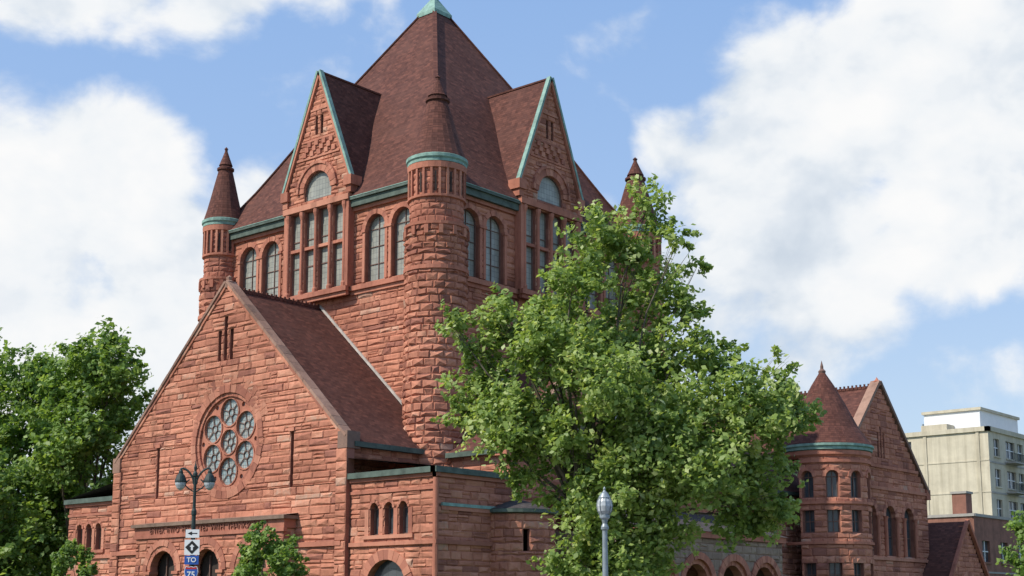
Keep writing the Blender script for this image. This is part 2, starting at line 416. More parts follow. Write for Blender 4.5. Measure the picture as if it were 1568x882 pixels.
def turret(cx,cy,r,k=1.0,z0=0):
    P=PC(cx,cy,r)
    stone_wall(st,P,z0,21.0,const(0,2*math.pi*r),ch=(.28,.44),bw=(.38,.8),depth=.3,prot=(.0,.09),seg=.3)
    c=(cx,cy,0)
    tr.lathe(c,[(r-.1,18.6),(r+.10,18.65),(r+.10,18.85),(r-.1,18.9)],28,M_trim)
    tr.lathe(c,[(r-.05,20.9),(r+.1,20.95),(r+.1,21.1),(r-.1,21.12)],28,M_trim)
    n=14
    for i in range(n):
        a=2*math.pi*i/n; Q=PC(cx,cy,r,a)
        tr.lbox(Q,-.10,.10,20.45,20.9,0,.13,M_trim)
    r2=r*.875
    stone_wall(st,PC(cx,cy,r2),21.1,24.25,const(0,2*math.pi*r2),ch=(.26,.36),bw=(.3,.6),depth=.3,prot=(.0,.035),seg=.25,mat=M_trim)
    for i in range(22):
        a=2*math.pi*i/22; Q=PC(cx,cy,r2,a)
        tr.lbox(Q,-.055,.055,22.55,23.95,.03,.12,M_trim)
        g=a+math.pi/22; Q=PC(cx,cy,r2,g)
        if i%2: gl.face([Q(-.05,22.7,.045),Q(.05,22.7,.045),Q(.05,23.75,.045),Q(-.05,23.75,.045)],M_dark)
    tr.lathe(c,[(r2,22.4),(r2+.13,22.43),(r2+.13,22.55),(r2,22.6)],28,M_trim)
    tr.lathe(c,[(r2,23.9),(r2+.14,23.95),(r2+.16,24.25),(r2-.1,24.26)],28,M_trim)
    R=r2+.02
    cu.lathe(c,[(R-.05,24.25),(R+.13,24.28),(R+.13,24.42),(R+.20,24.5),(R+.20,24.66),(R+.05,24.74)],32,M_copper)
    s=R+.12
    ro.lathe(c,[(s,24.70),(s*.84,25.35),(s*.66,26.25),(s*.5,27.1),(s*.34,27.9)],24,M_roof)
    tr.lathe(c,[(s*.32,27.8),(s*.42,27.9),(s*.42,28.02),(s*.3,28.1),(s*.3,28.2)],18,M_roof)
    ro.lathe(c,[(s*.34,28.2),(s*.2,28.65),(s*.07,29.1),(s*.07,29.2),(s*.10,29.26),(0,29.4)],16,M_roof)
turret(X0,Y0,1.58); turret(X0,Y1,1.22); turret(X1,Y0,1.6); turret(X1,Y1,1.25)

# --- left (street) transept gable
GX=44.0; GW=9.1; ze=9.8; za=18.35; GC=57.1
def gext(z): return (GC-GW,GC+GW) if z<ze else (GC-GW*(za-z)/(za-ze),GC+GW*(za-z)/(za-ze))
P=PL(GX)
ry,rz,rk=56.75,10.2,1.09
rose=('circ',ry,rz,2.32*rk)
vs=[('rect',GC-5.4,7.6,.22,10.3),('rect',GC+5.4,7.6,.22,10.3)]
ts=[('rect',GC,14.4,.26,16.7),('rect',GC-.48,14.4,.26,16.0),('rect',GC+.48,14.4,.26,16.0)]
stone_wall(st,P,0,18.2,gext,[rose]+vs+ts,ch=(.22,.42),bw=(.4,1.5),extra=(4.7,6.2,9.8))
for o in vs+ts:
    gl.face([P(o[1]-.2,o[2]-.1,-.3),P(o[1]+.2,o[2]-.1,-.3),P(o[1]+.2,o[4]+.1,-.3),P(o[1]-.2,o[4]+.1,-.3)],M_dark)
for o in vs:
    tr.lbox(P,o[1]-.2,o[1]+.2,o[4],o[4]+.18,-.1,.09,M_trim)
arch_ring(tr,P,ry,rz,2.3*rk,2.66*rk,-.38,.05,38,a0=0,a1=2*math.pi)
arch_ring(tr,P,ry,rz,2.12*rk,2.30*rk,-.38,-.04,40,a0=0,a1=2*math.pi,jit=0)
arch_ring(st,P,ry,rz,2.66*rk,3.15*rk,-.1,.015,22,M_stone,a0=.35,a1=math.pi-.35,jit=.02)
def circ(u,z,r,n): return [(rk*(u+r*math.cos(2*math.pi*k/n)),rk*(z+r*math.sin(2*math.pi*k/n))) for k in range(n)]
RO=1.38
holes=[circ(0,0,.58,20)]+[circ(RO*math.sin(k*math.pi/3),RO*math.cos(k*math.pi/3),.65,22) for k in range(6)]
holes+=[circ(1.93*math.sin((k+.5)*math.pi/3),1.93*math.cos((k+.5)*math.pi/3),.12,8) for k in range(6)]
outer=circ(0,0,2.16,48)
loops=[[Vector((a,b,0)) for a,b in outer]]+[[Vector((a,b,0)) for a,b in reversed(h)] for h in holes]
flat=[v for l in loops for v in l]
for t in tessellate_polygon(loops):
    tr.face([P(ry+flat[i].x,rz+flat[i].y,-.16) for i in t],M_trim,.55)
for h in holes:
    for i in range(len(h)):
        a,b=h[i],h[(i+1)%len(h)]
        tr.face([P(ry+a[0],rz+a[1],-.16),P(ry+b[0],rz+b[1],-.16),P(ry+b[0],rz+b[1],-.30),P(ry+a[0],rz+a[1],-.30)],M_trim,.4)
for k in range(7):
    cx,cz=(0,0) if k==6 else (rk*RO*math.sin(k*math.pi/3),rk*RO*math.cos(k*math.pi/3))
    for t in range(6):
        a=t*math.pi/3+.3; r=rk*(.56 if k==6 else .63)
        d=Vector((0,math.cos(a),math.sin(a)))
        c0=Vector(P(ry+cx,rz+cz,-.24))
        fr.beam(c0+d*.2,c0+d*r,(.02,0,0),Vector((0,-d.z,d.y))*.016,M_frame)
    arch_ring(fr,P,ry+cx,rz+cz,.19,.225,-.27,-.22,12,M_frame,a0=0,a1=2*math.pi,jit=0)
    q=rk*(.58 if k==6 else .65)
    arch_ring(tr,P,ry+cx,rz+cz,q,q+.06,-.158,-.11,18,M_trim,a0=0,a1=2*math.pi,jit=0)
gl.face([P(ry+a*1.02,rz+b*1.02,-.28) for a,b in outer],M_rose)
for s in (-1,1):
    a=Vector(P(GC+s*(GW+.12),ze-.1,-.15)); b=Vector(P(GC,za+.1,-.15)); d=(b-a).normalized(); n=Vector((-1,0,0)); up=d.cross(n); up=up if up.z>0 else -up
    nseg=18
    for i in range(nseg):
        p0=a.lerp(b,i/nseg)+d*.006; p1=a.lerp(b,(i+1)/nseg)-d*.006; h=U(0,.02)
        tr.beam(p0+up*.10,p1+up*.10,n*.29,up*(.06+h),M_cope)
        st.beam(p0-up*.05,p1-up*.05,n*(.22+U(0,.02)),up*.085,M_stone)
    tr.lbox(P,GC+s*(GW-.02)-.33,GC+s*(GW-.02)+.33,ze-.6,ze+.2,-.7,.12,M_cope)
    stone_wall(st,lambda u,z,w,P=P:P(u,z,w+.10),0,ze-.6,const(GC+s*(GW-.1)-.36,GC+s*(GW-.1)+.36),[],ch=(.3,.5),bw=(.4,.8),depth=.5)
tr.lathe((GX+.1,GC,0),[(.24,18.2),(.24,18.55),(.14,18.62),(.16,18.78),(0,18.9)],8,M_cope)
tr.lbox(P,GC-GW,GC+GW,4.7,4.92,-.02,.16,M_trim)
for s in (-1,1):
    ro.face([(GX+.3,GC,za-.2),(X0+.3,GC,za-.2),(X0+.3,GC+s*(GW+.25),ze-.25),(GX+.3,GC+s*(GW+.25),ze-.25)],M_roof,.5)
    cu.box(GX+.35,X0+.2,*sorted((GC+s*(GW+.1),GC+s*(GW+.38))),ze-.5,ze-.26,M_gutter)
    a=Vector((X0-.07,GC,za-.12)); b=Vector((X0-.07,GC+s*(GW+.2),ze-.2)); d=(b-a).normalized(); up=Vector((0,-d.z,d.y)); up=up if up.z>0 else -up
    cu.beam(a+up*.08,b+up*.08,(.05,0,0),up*.06,M_lead)
for i in range(20):
    x=GX+.4+i*.3; ro.box(x,x+.26,GC-.08,GC+.08,za-.24,za-.05,M_roof); ro.box(x+.08,x+.17,GC-.04,GC+.04,za-.05,za+.05,M_roof)
stone_wall(st,PR(GC-GW),6,ze-.2,const(GX+.05,X0),depth=.3)
stone_wall(st,PRb(GC+GW),6,ze-.2,const(GX+.05,X0),depth=.3)
# entrance arcade bay
PB=PL(GX-.75)
arcs=[('arch',GC+k*3.6,0.3,2.1,3.75) for k in (-1,0,1)]
stone_wall(st,PB,0,5.45,const(GC-5.8,GC+6.0),arcs,ch=(.26,.4),bw=(.4,1.0),depth=.45)
for o in arcs:
    for j,(a,b,w) in enumerate(((1.05,1.3,.02),(1.3,1.62,.08))):
        arch_ring(tr,PB,o[1],3.75,a,b,-.4,w,13)
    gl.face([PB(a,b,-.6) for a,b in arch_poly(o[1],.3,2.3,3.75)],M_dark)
    for s in (-1,1):
        tr.lbox(PB,o[1]+s*1.18-.16,o[1]+s*1.18+.16,.3,3.6,-.4,.08,M_trim); tr.lbox(PB,o[1]+s*1.2-.26,o[1]+s*1.2+.26,3.6,3.749,-.4,.14,M_trim)
        fr.lbox(PB,o[1]+s*.35-.03,o[1]+s*.35+.03,.3,4.5,-.58,-.5,M_frame)
    fr.lbox(PB,o[1]-1,o[1]+1,3.2,3.3,-.58,-.49,M_frame)
tr.lbox(PB,GC-5.9,GC+6.1,5.62,6.04,-.7,.04,M_trim)
tr.lbox(PB,GC-6.05,GC+6.25,6.04,6.2,-.8,.20,M_grey); tr.lbox(PB,GC-5.95,GC+6.15,5.45,5.62,-.1,.11,M_trim)
ro.face([PB(GC-6.0,6.21,.18),PB(GC+6.2,6.21,.18),PB(GC+6.2,6.36,-.85),PB(GC-6.0,6.36,-.85)],M_cope,.5)
for s in (-1,1): st.lbox(PB,*sorted((GC+s*5.4,GC+s*5.78)),0,5.6,-.75,-.05,M_stone)
fc=bpy.data.curves.new('frieze_inscription',type='FONT'); fc.body='ENTER  INTO  HIS  GATES  WITH  THANKSGIVING'; fc.size=.42; fc.align_x='CENTER'; fc.align_y='CENTER'; fc.extrude=.03
fo=bpy.data.objects.new('frieze_inscription',fc); scene.collection.objects.link(fo); fc.materials.append(M_mortar)
fo.matrix_world=Matrix(((0,0,-1,GX-.75-.065),(-1,0,0,GC),(0,1,0,5.83),(0,0,0,1))); fo.parent=church

# --- corner annexes either side of the gable
AX=44.2
def annex(s,ye):
    P=PL(AX); u0,u1=sorted((GC+s*(GW+.27),ye))
    cc=45.2 if s<0 else 69.0
    ops=[('arch',cc+k*.93,5.1,.54,6.3) for k in (-1,0,1)]
    big=('arch',cc+.1,0.2,2.6,2.7)
    stone_wall(st,P,0,7.55,const(u0,u1),ops+[big],extra=(4.7,),ch=(.24,.42),bw=(.4,1.0))
    for o in ops:
        glazing(gl,fr,P,o,-.32,M_glassd,nv=0,nh=1)
        arch_ring(tr,P,o[1],6.3,.27,.40,-.38,.05,7)
    for k in (-1.5,-.5,.5,1.5): tr.lbox(P,cc+k*.93-.12,cc+k*.93+.12,5.1,6.28,-.3,.05,M_trim)
    tr.lbox(P,cc-1.6,cc+1.6,4.93,5.1,-.1,.12,M_trim)
    arch_ring(tr,P,big[1],2.7,1.3,1.75,-.38,.08,15); gl.face([P(a,b,-.34) for a,b in arch_poly(big[1],.2,2.6,2.7)],M_glassd)
    tr.lbox(P,u0,u1,4.62,4.8,-.02,.13,M_trim)
    tr.lbox(P,u0,u1,7.0,7.14,-.02,.07,M_trim)
annex(-1,42.3); annex(1,71.1)
XE=49.3
stone_wall(st,PR(42.3),0,7.55,const(AX,XE),[],extra=(4.7,),ch=(.24,.42),bw=(.4,1.0))
stone_wall(st,PLb(XE),0,7.55,const(42.3,GC-GW),[])
stone_wall(st,PRb(71.1),0,7.55,const(AX,XE),[])
for P,a,b in ((PL(AX),42.1,GC-GW-.30),(PL(AX),GC+GW+.30,71.3)):
    tr.lbox(P,a,b,7.55,7.72,-.1,.12,M_trim); cu.lbox(P,a,b,7.722,7.98,-.1,.26,M_gutter)
cu.lbox(PR(42.3),AX-.26,XE,7.722,7.98,-.1,.262,M_gutter); tr.lbox(PR(42.3),AX-.12,XE,7.55,7.72,-.1,.125,M_trim)
cu.lbox(PR(42.3),AX+.3,XE,6.28,6.42,-.02,.14,M_copper); tr.lbox(PR(42.3),AX+.3,XE,6.1,6.278,-.02,.10,M_trim)
tr.lbox(PR(42.3),AX-.1,XE,4.62,4.8,-.02,.132,M_trim)
tr.lathe((AX+.0,42.3,0),[(.13,.3),(.13,7.5)],10,M_trim)
ro.face([(AX-.2,42.1,7.99),(XE,42.1,7.99),(XE,GC-GW,8.75),(AX-.2,GC-GW,8.75)],M_slate,.5)
ro.face([(AX-.2,71.3,7.99),(XE,71.3,7.99),(XE,GC+GW,8.75),(AX-.2,GC+GW,8.75)],M_slate,.5)
st.box(AX+.5,XE-.1,42.8,GC-GW-.1,0,7.9,M_dark); st.box(AX+.5,XE-.1,GC+GW+.1,70.6,0,7.9,M_dark)
P=PC(49.7,42.5,1.9,math.pi)
stone_wall(st,P,0,6.1,const(0,math.pi*1.9*1.2),[('rect',1.9,4.4,.3,5.4)],ch=(.26,.42),bw=(.35,.8),depth=.3,seg=.3)
cu.lathe((49.7,42.5,0),[(1.85,6.1),(2.1,6.15),(2.1,6.30),(1.85,6.34)],28,M_gutter)
ro.lathe((49.7,42.5,0),[(2.05,6.32),(0,6.95)],28,M_slate)
tr.tube([(49.2,42.1,7.7),(49.2,42.05,4),(49.2,42.05,.1)],[.07,.07,.07],M_gutter,8)

# --- avenue transept (behind the street tree)
TY=43.0; ta=16.9; te=9.6
P=PR(TY)
def gext2(z): return (CX-9.2,CX+9.2) if z<te else (CX-9.2*(ta-z)/(ta-te),CX+9.2*(ta-z)/(ta-te))
ops=[('arch',CX+k*3.4,6.6,2.0,10.2+(1.2 if k==0 else 0)) for k in (-1,0,1)]+[('rect',CX,13.6,.4,15.2)]
stone_wall(st,P,0,16.7,gext2,ops)
for o in ops[:3]:
    glazing(gl,fr,P,o,-.32,nv=1,nh=3); arch_ring(tr,P,o[1],o[4],1.0,1.35,n=13); tr.lbox(P,o[1]-1.2,o[1]+1.2,6.4,6.598,-.1,.15,M_trim)
gl.face([P(CX-.3,13.5,-.3),P(CX+.3,13.5,-.3),P(CX+.3,15.3,-.3),P(CX-.3,15.3,-.3)],M_dark)
tr.lbox(P,CX-9.2,CX+9.2,5.8,6.0,-.02,.15,M_trim)
for s in (-1,1):
    a=Vector(P(CX+s*9.35,te-.1,-.15)); b=Vector(P(CX,ta+.1,-.15)); d=(b-a).normalized(); n=Vector((0,-1,0)); up=d.cross(n); up=up if up.z>0 else -up
    tr.beam(a+up*.08,b+up*.08,n*.32,up*.10,M_cope)
    tr.lbox(P,CX+s*9.25-.35,CX+s*9.25+.35,te-.6,te+.2,-.7,.16,M_trim)
    ro.face([(CX,TY+.3,ta-.2),(CX,Y0+.3,ta-.2),(CX+s*9.45,Y0+.3,te-.25),(CX+s*9.45,TY+.3,te-.25)],M_roof,.5)
    a=Vector((CX,Y0-.07,ta-.12)); b=Vector((CX+s*9.4,Y0-.07,te-.2)); d=(b-a).normalized(); up=Vector((-d.z,0,d.x)); up=up if up.z>0 else -up
    cu.beam(a+up*.08,b+up*.08,(0,.05,0),up*.09,M_lead)
stone_wall(st,PL(CX-9.2),0,te-.25,const(TY,Y0),[])
cu.box(CX-9.62,CX-9.3,TY+.3,Y0-1.5,te-.5,te-.26,M_gutter)
st.box(CX-8.7,CX+8.7,TY+.6,Y0+.2,0,9.4,M_dark)
for (x0,x1,y0,y1) in ((CX-9,CX+9,Y1-.2,Y1+7),(X1-.2,X1+9,CY-9,CY+9)):
    st.box(x0,x1,y0,y1,0,9.6,M_stone)
    if y0>Y1-1:
        for s in (-1,1): ro.face([(CX,y0,16.7),(CX,y1,16.7),(CX+s*9.3,y1,9.5),(CX+s*9.3,y0,9.5)],M_roof,.5)
        st.face([(CX-9,y1,9.6),(CX+9,y1,9.6),(CX,y1,16.6)],M_stone)
    else:
        for s in (-1,1): ro.face([(x0,CY,16.7),(x1,CY,16.7),(x1,CY+s*9.3,9.5),(x0,CY+s*9.3,9.5)],M_roof,.5)
        st.face([(x1,CY-9,9.6),(x1,CY+9,9.6),(x1,CY,16.6)],M_stone)
# --- avenue entrance loggia
P=PR(38.0)
lo=[('arch',x,0.2,2.5,3.0) for x in (54.9,58.2,61.5,64.6)]
stone_wall(st,P,0,5.3,const(53,66.4),lo,mat=M_grey,ch=(.3,.45),bw=(.4,.9),depth=.6)
for o in lo:
    arch_ring(tr,P,o[1],3.0,1.25,1.6,-.55,.1,15,M_trim); arch_ring(tr,P,o[1],3.0,1.02,1.25,-.55,-.06,15,M_trim)
tr.lbox(P,52.9,66.5,5.3,5.6,-.4,.2,M_trim)
ro.face([(52.8,37.7,5.61),(66.6,37.7,5.61),(66.6,TY,7.2),(52.8,TY,7.2)],M_slate,.5)
for x in (53.2,66.2): st.box(x-.2,x+.2,38.7,TY,0,5.5,M_grey)
st.box(52.9,66.5,37.9,TY,.01,.35,M_grey)
st.obj('walls',church); tr.obj('dressed_stone_trim',church); ro.obj('tile_roofs',church); cu.obj('copper_and_gutters',church); gl.obj('window_glass',church); fr.obj('window_frames',church)

# =================================================================== PARISH HOUSE
ph=empty('parish_house')
st=MB(); tr=MB(); ro=MB(); cu=MB(); gl=MB(); fr=MB()
HY=42.0; hx=86.9; hw_=6.8; he=10.0; ha=16.9
P=PR(HY)
def gx(z): return (hx-hw_,hx+hw_) if z<he else (hx-hw_*(ha-z)/(ha-he),hx+hw_*(ha-z)/(ha-he))
w3=[('arch',hx+.9+k*2.8,5.4,1.5,8.0) for k in (-1,0,1)]
sl=[('rect',hx+k*.42,11.9,.22,14.0-(.4 if k else 0)) for k in (-1,0,1)]
dn=[('arch',hx+.9+k*2.8,.8,1.5,2.8) for k in (-1,0,1)]
stone_wall(st,P,0,16.6,gx,w3+sl+dn,ch=(.28,.46),bw=(.5,1.3))
for o in w3+dn:
    glazing(gl,fr,P,o,-.32,M_glassd,nv=1,nh=2); arch_ring(tr,P,o[1],o[4],.75,1.08,n=11)
    for s in (-1,1): tr.lathe((o[1]+s*.85,HY-.1,0),[(.13,o[2]),(.13,o[4]-.25),(.2,o[4])],8,M_trim)
for o in sl: gl.face([P(o[1]-.2,o[2]-.1,-.3),P(o[1]+.2,o[2]-.1,-.3),P(o[1]+.2,o[4]+.1,-.3),P(o[1]-.2,o[4]+.1,-.3)],M_dark)
for z in (5.1,9.75,11.2): 
    a,b=gx(z+.3); tr.lbox(P,a,b,z,z+.2,-.02,.14,M_trim)
for s in (-1,1):
    a=Vector(P(hx+s*(hw_+.1),he-.1,-.15)); b=Vector(P(hx,ha+.1,-.15)); d=(b-a).normalized(); n=Vector((0,-1,0)); up=d.cross(n); up=up if up.z>0 else -up
    tr.beam(a+up*.09,b+up*.09,n*.33,up*.11,M_cope)
    tr.lbox(P,hx+s*hw_-.3,hx+s*hw_+.3,he-.5,he+.2,-.7,.16,M_trim)
    ro.face([(hx,HY+.3,ha-.2),(hx,HY+18,ha-.2),(hx+s*(hw_+.3),HY+18,he-.25),(hx+s*(hw_+.3),HY+.3,he-.25)],M_roof,.5)
for i in range(58):
    y=HY+.3+i*.3; ro.box(hx-.08,hx+.08,y,y+.26,ha-.22,ha-.05,M_roof); ro.box(hx-.05,hx+.05,y+.07,y+.17,ha-.05,ha+.1,M_roof)
tr.lathe((hx,HY+.1,0),[(.28,16.8),(.28,17.1),(.12,17.2),(0,17.4)],8,M_trim)
stone_wall(st,PLb(hx+hw_),0,he-.2,const(HY,HY+18),[])
stone_wall(st,PL(hx-hw_),0,he-.2,const(HY,HY+18),[])
st.box(hx-hw_+.5,hx+hw_-.5,HY+.6,HY+17.5,0,he,M_dark)
tx,ty,R=78.3,41.6,2.65
a0=math.pi*.95; P=PC(tx,ty,R,a0); arc=math.pi*1.15*R
ops=[]
for j in range(6):
    u=.55+j*1.55
    ops.append(('arch',u,8.5,.78,9.75)); ops.append(('rect',u,6.4,.78,7.75))
    ops.append(('rect',u,3.2,.78,4.6))
stone_wall(st,P,0,11.3,const(0,arc),ops,ch=(.3,.45),bw=(.4,.9),depth=.35,seg=.4,extra=(5.7,))
for o in ops:
    glazing(gl,fr,P,o,-.3,M_glassd,nv=1,nh=1)
    if o[0]=='arch': arch_ring(tr,P,o[1],o[4],.39,.6,n=7)
    else: tr.lbox(P,o[1]-.5,o[1]+.5,o[4],o[4]+.25,-.3,.06,M_trim)
for z in (5.7,8.1,10.6):
    tr.lathe((tx,ty,0),[(R-.1,z),(R+.12,z+.02),(R+.12,z+.18),(R-.1,z+.2)],36,M_trim)
tr.lathe((tx,ty,0),[(R-.1,10.9),(R+.15,11.1),(R+.15,11.35),(R-.1,11.36)],36,M_trim)
cu.lathe((tx,ty,0),[(R,11.35),(R+.22,11.4),(R+.22,11.55),(R+.32,11.62),(R+.32,11.75),(R,11.82)],40,M_copper)
ro.lathe((tx,ty,0),[(R+.25,11.78),(R*.8,12.9),(R*.52,14.4),(R*.26,15.7),(.18,16.5)],32,M_roof)
cu.lathe((tx,ty,0),[(.2,16.4),(.24,16.6),(.1,16.75),(.1,16.9),(0,17.3)],10,M_frame)
P=PR(43.2)
lk=[('arch',70+k*2.0,5.6,1.1,7.2) for k in range(3)]
stone_wall(st,P,0,8.8,const(68.4,78.6),lk)
for o in lk: glazing(gl,fr,P,o,-.3,M_glassd); arch_ring(tr,P,o[1],o[4],.55,.8,n=9)
ro.face([(68.3,43,9.0),(80.2,43,9.0),(80.2,50,13.4),(68.3,50,13.4)],M_roof,.5)
cu.lbox(P,68.4,78.4,8.8,9.0,-.1,.3,M_gutter)
st.box(68.5,79.9,43.7,56,0,9,M_mortar)
P=PR(40.0); px_=95.4
def gp(z): return (px_-3.4,px_+3.4) if z<3.6 else (px_-3.4*(7.9-z)/4.3,px_+3.4*(7.9-z)/4.3)
pd=('arch',px_,0.1,2.0,3.2)
stone_wall(st,P,0,7.7,gp,[pd]); arch_ring(tr,P,px_,3.2,1.0,1.35,n=11); gl.face([P(a,b,-.3) for a,b in arch_poly(px_,.1,2,3.2)],M_dark)
for s in (-1,1):
    ro.face([(px_,39.85,8.0),(px_,52,8.0),(px_+s*3.8,52,3.3),(px_+s*3.8,39.85,3.3)],M_roof,.5)
    a=Vector((px_+s*3.8,39.85,3.35)); b=Vector((px_,39.85,8.08)); d=(b-a).normalized(); up=Vector((-d.z,0,d.x)); up=up if up.z>0 else -up
    tr.beam(a,b,(0,.12,0),up*.1,M_trim)
stone_wall(st,PL(px_-3.4),0,3.5,const(40,52),[]); stone_wall(st,PLb(px_+3.4),0,3.5,const(40,52),[])
for m,nm in ((st,'walls'),(tr,'dressed_stone_trim'),(ro,'tile_roofs'),(cu,'copper_and_gutters'),(gl,'window_glass'),(fr,'window_frames')): m.obj(nm,ph)

# =================================================================== FAR BUILDINGS
def panel_wall(mb,P,u0,u1,z0,z1,rects,mat,depth=.25,g=None,gm=None):
    us=sorted(set([u0,u1]+[a for r in rects for a in (r[0],r[1])])); zs=sorted(set([z0,z1]+[a for r in rects for a in (r[2],r[3])]))
    for a,b in zip(us,us[1:]):
        for c,d in zip(zs,zs[1:]):
            m=((a+b)/2,(c+d)/2)
            if any(r[0]<m[0]<r[1] and r[2]<m[1]<r[3] for r in rects): continue
            mb.face([P(a,c,0),P(b,c,0),P(b,d,0),P(a,d,0)],mat,.5)
    for a,b,c,d in rects:
        for q in (((a,c),(b,c)),((b,c),(b,d)),((b,d),(a,d)),((a,d),(a,c))):
            mb.face([P(*q[0],0),P(*q[1],0),P(*q[1],-depth),P(*q[0],-depth)],mat,.5)
        g.face([P(a,c,-depth+.01),P(b,c,-depth+.01),P(b,d,-depth+.01),P(a,d,-depth+.01)],gm or M_glassd)
        um=(a+b)/2; g.lbox(P,um-.05,um+.05,c,d,-depth+.02,-depth+.1,M_white)
        g.lbox(P,a+.02,b-.02,(c+d)/2-.05,(c+d)/2+.05,-depth+.02,-depth+.09,M_white)
        g.lbox(P,a-.1,b+.1,c-.16,c-.002,-.05,.12,mat)
cb=empty('cream_apartment_building'); w=MB(); g=MB()
bx,by,bh=147.2,58.7,21.1
rects=[]
for fl in range(6):
    z=2+fl*3.3
    for y in ((67.5,77.5) if fl>3 else (67.5,77.5,83)): rects.append((y,y+1.3,z,z+2.1))
panel_wall(w,PL(bx),by,90,0,bh,rects,M_cream,g=g)
for r in rects[::3]: w.lbox(PL(bx),r[0]-.1,r[1]+.1,r[3]+.05,r[3]+.5,-.02,.03,M_brick)
rects=[]
for fl in range(6):
    z=2+fl*3.3
    for i in range(9):
        x=bx+1.4+i*3.4; rects.append((x,x+(2.6 if i%2 else 1.6),z,z+1.9))
panel_wall(w,PR(by),bx,180,0,bh,rects,M_cream,g=g)
for fl in range(1,6):
    z=1.2+fl*3.3; w.lbox(PR(by),bx,180,z,z+.18,-.02,.06,M_conc)
    for x in (bx+4.3,bx+17.9,bx+24.7):
        z=1.4+fl*3.3; w.lbox(PR(by),x,x+3.4,z,z+.15,0,1.2,M_conc)
        for k in range(14): w.lbox(PR(by),x+.05+k*.25,x+.09+k*.25,z+.15,z+1.0,1.1,1.14,M_iron)
        w.lbox(PR(by),x,x+3.4,z+1.0,z+1.06,1.08,1.16,M_iron)
for P,a,b in ((PL(bx),by-.2,90),(PR(by),bx-.2,180)):
    w.lbox(P,a,b,bh,bh+.5,-.3,.2,M_cream); 
for k in range(5): w.lbox(PL(bx),by+1+k*6,by+1.35+k*6,0,bh-.01,-.02,.1,M_cream)
for k in range(1,6): w.lbox(PL(bx),by,90,k*3.4+.9,k*3.4+1.05,-.02,.05,M_cream)
w.box(bx+.2,180,by+.2,90,bh-.5,bh+.1,M_conc)
w.box(bx+3,bx+14,by+2,by+8.5,bh,bh+2.8,M_white); w.box(bx+2.8,bx+14.2,by+1.8,by+8.7,bh+2.8,bh+3.1,M_cream)
w.box(bx+1,bx+3.5,by+5,by+8,bh,bh+1.3,M_cream)
for i,(dx,dy,h) in enumerate(((6,10,2.2),(9,11,1.6),(2,15,1.4))): w.tube([(bx+dx,by+dy,bh),(bx+dx,by+dy,bh+h)],[.12,.12],M_galv,8)
w.obj('walls',cb); g.obj('windows',cb)
bb=empty('brown_brick_building'); w=MB(); g=MB()
rects=[(a,a+1.7,z,z+1.9) for a in (123.2,127.4,131.6,136,140.3) for z in (2.0,6.2)]
panel_wall(w,PR(50.2),121.6,145,0,10.2,rects,M_brick,g=g)
rects=[(a,a+1.3,z,z+1.7) for a in (51.4,54.3) for z in (2.0,6.2)]
panel_wall(w,PL(121.6),50.2,58,0,10.2,rects,M_brick,g=g)
for P,a,b in ((PL(121.6),50.0,58),(PR(50.2),121.4,145)):
    w.lbox(P,a,b,10.2,10.45,-.2,.12,M_conc); w.lbox(P,a,b,5.2,5.35,-.02,.06,M_conc)
w.box(121.8,145,50.4,58,9.8,10.25,M_conc); w.box(122,123.3,51.0,52.3,10.25,12.3,M_brick); w.box(121.9,123.4,50.9,52.4,12.3,12.5,M_conc)
w.obj('walls',bb); g.obj('windows',bb)

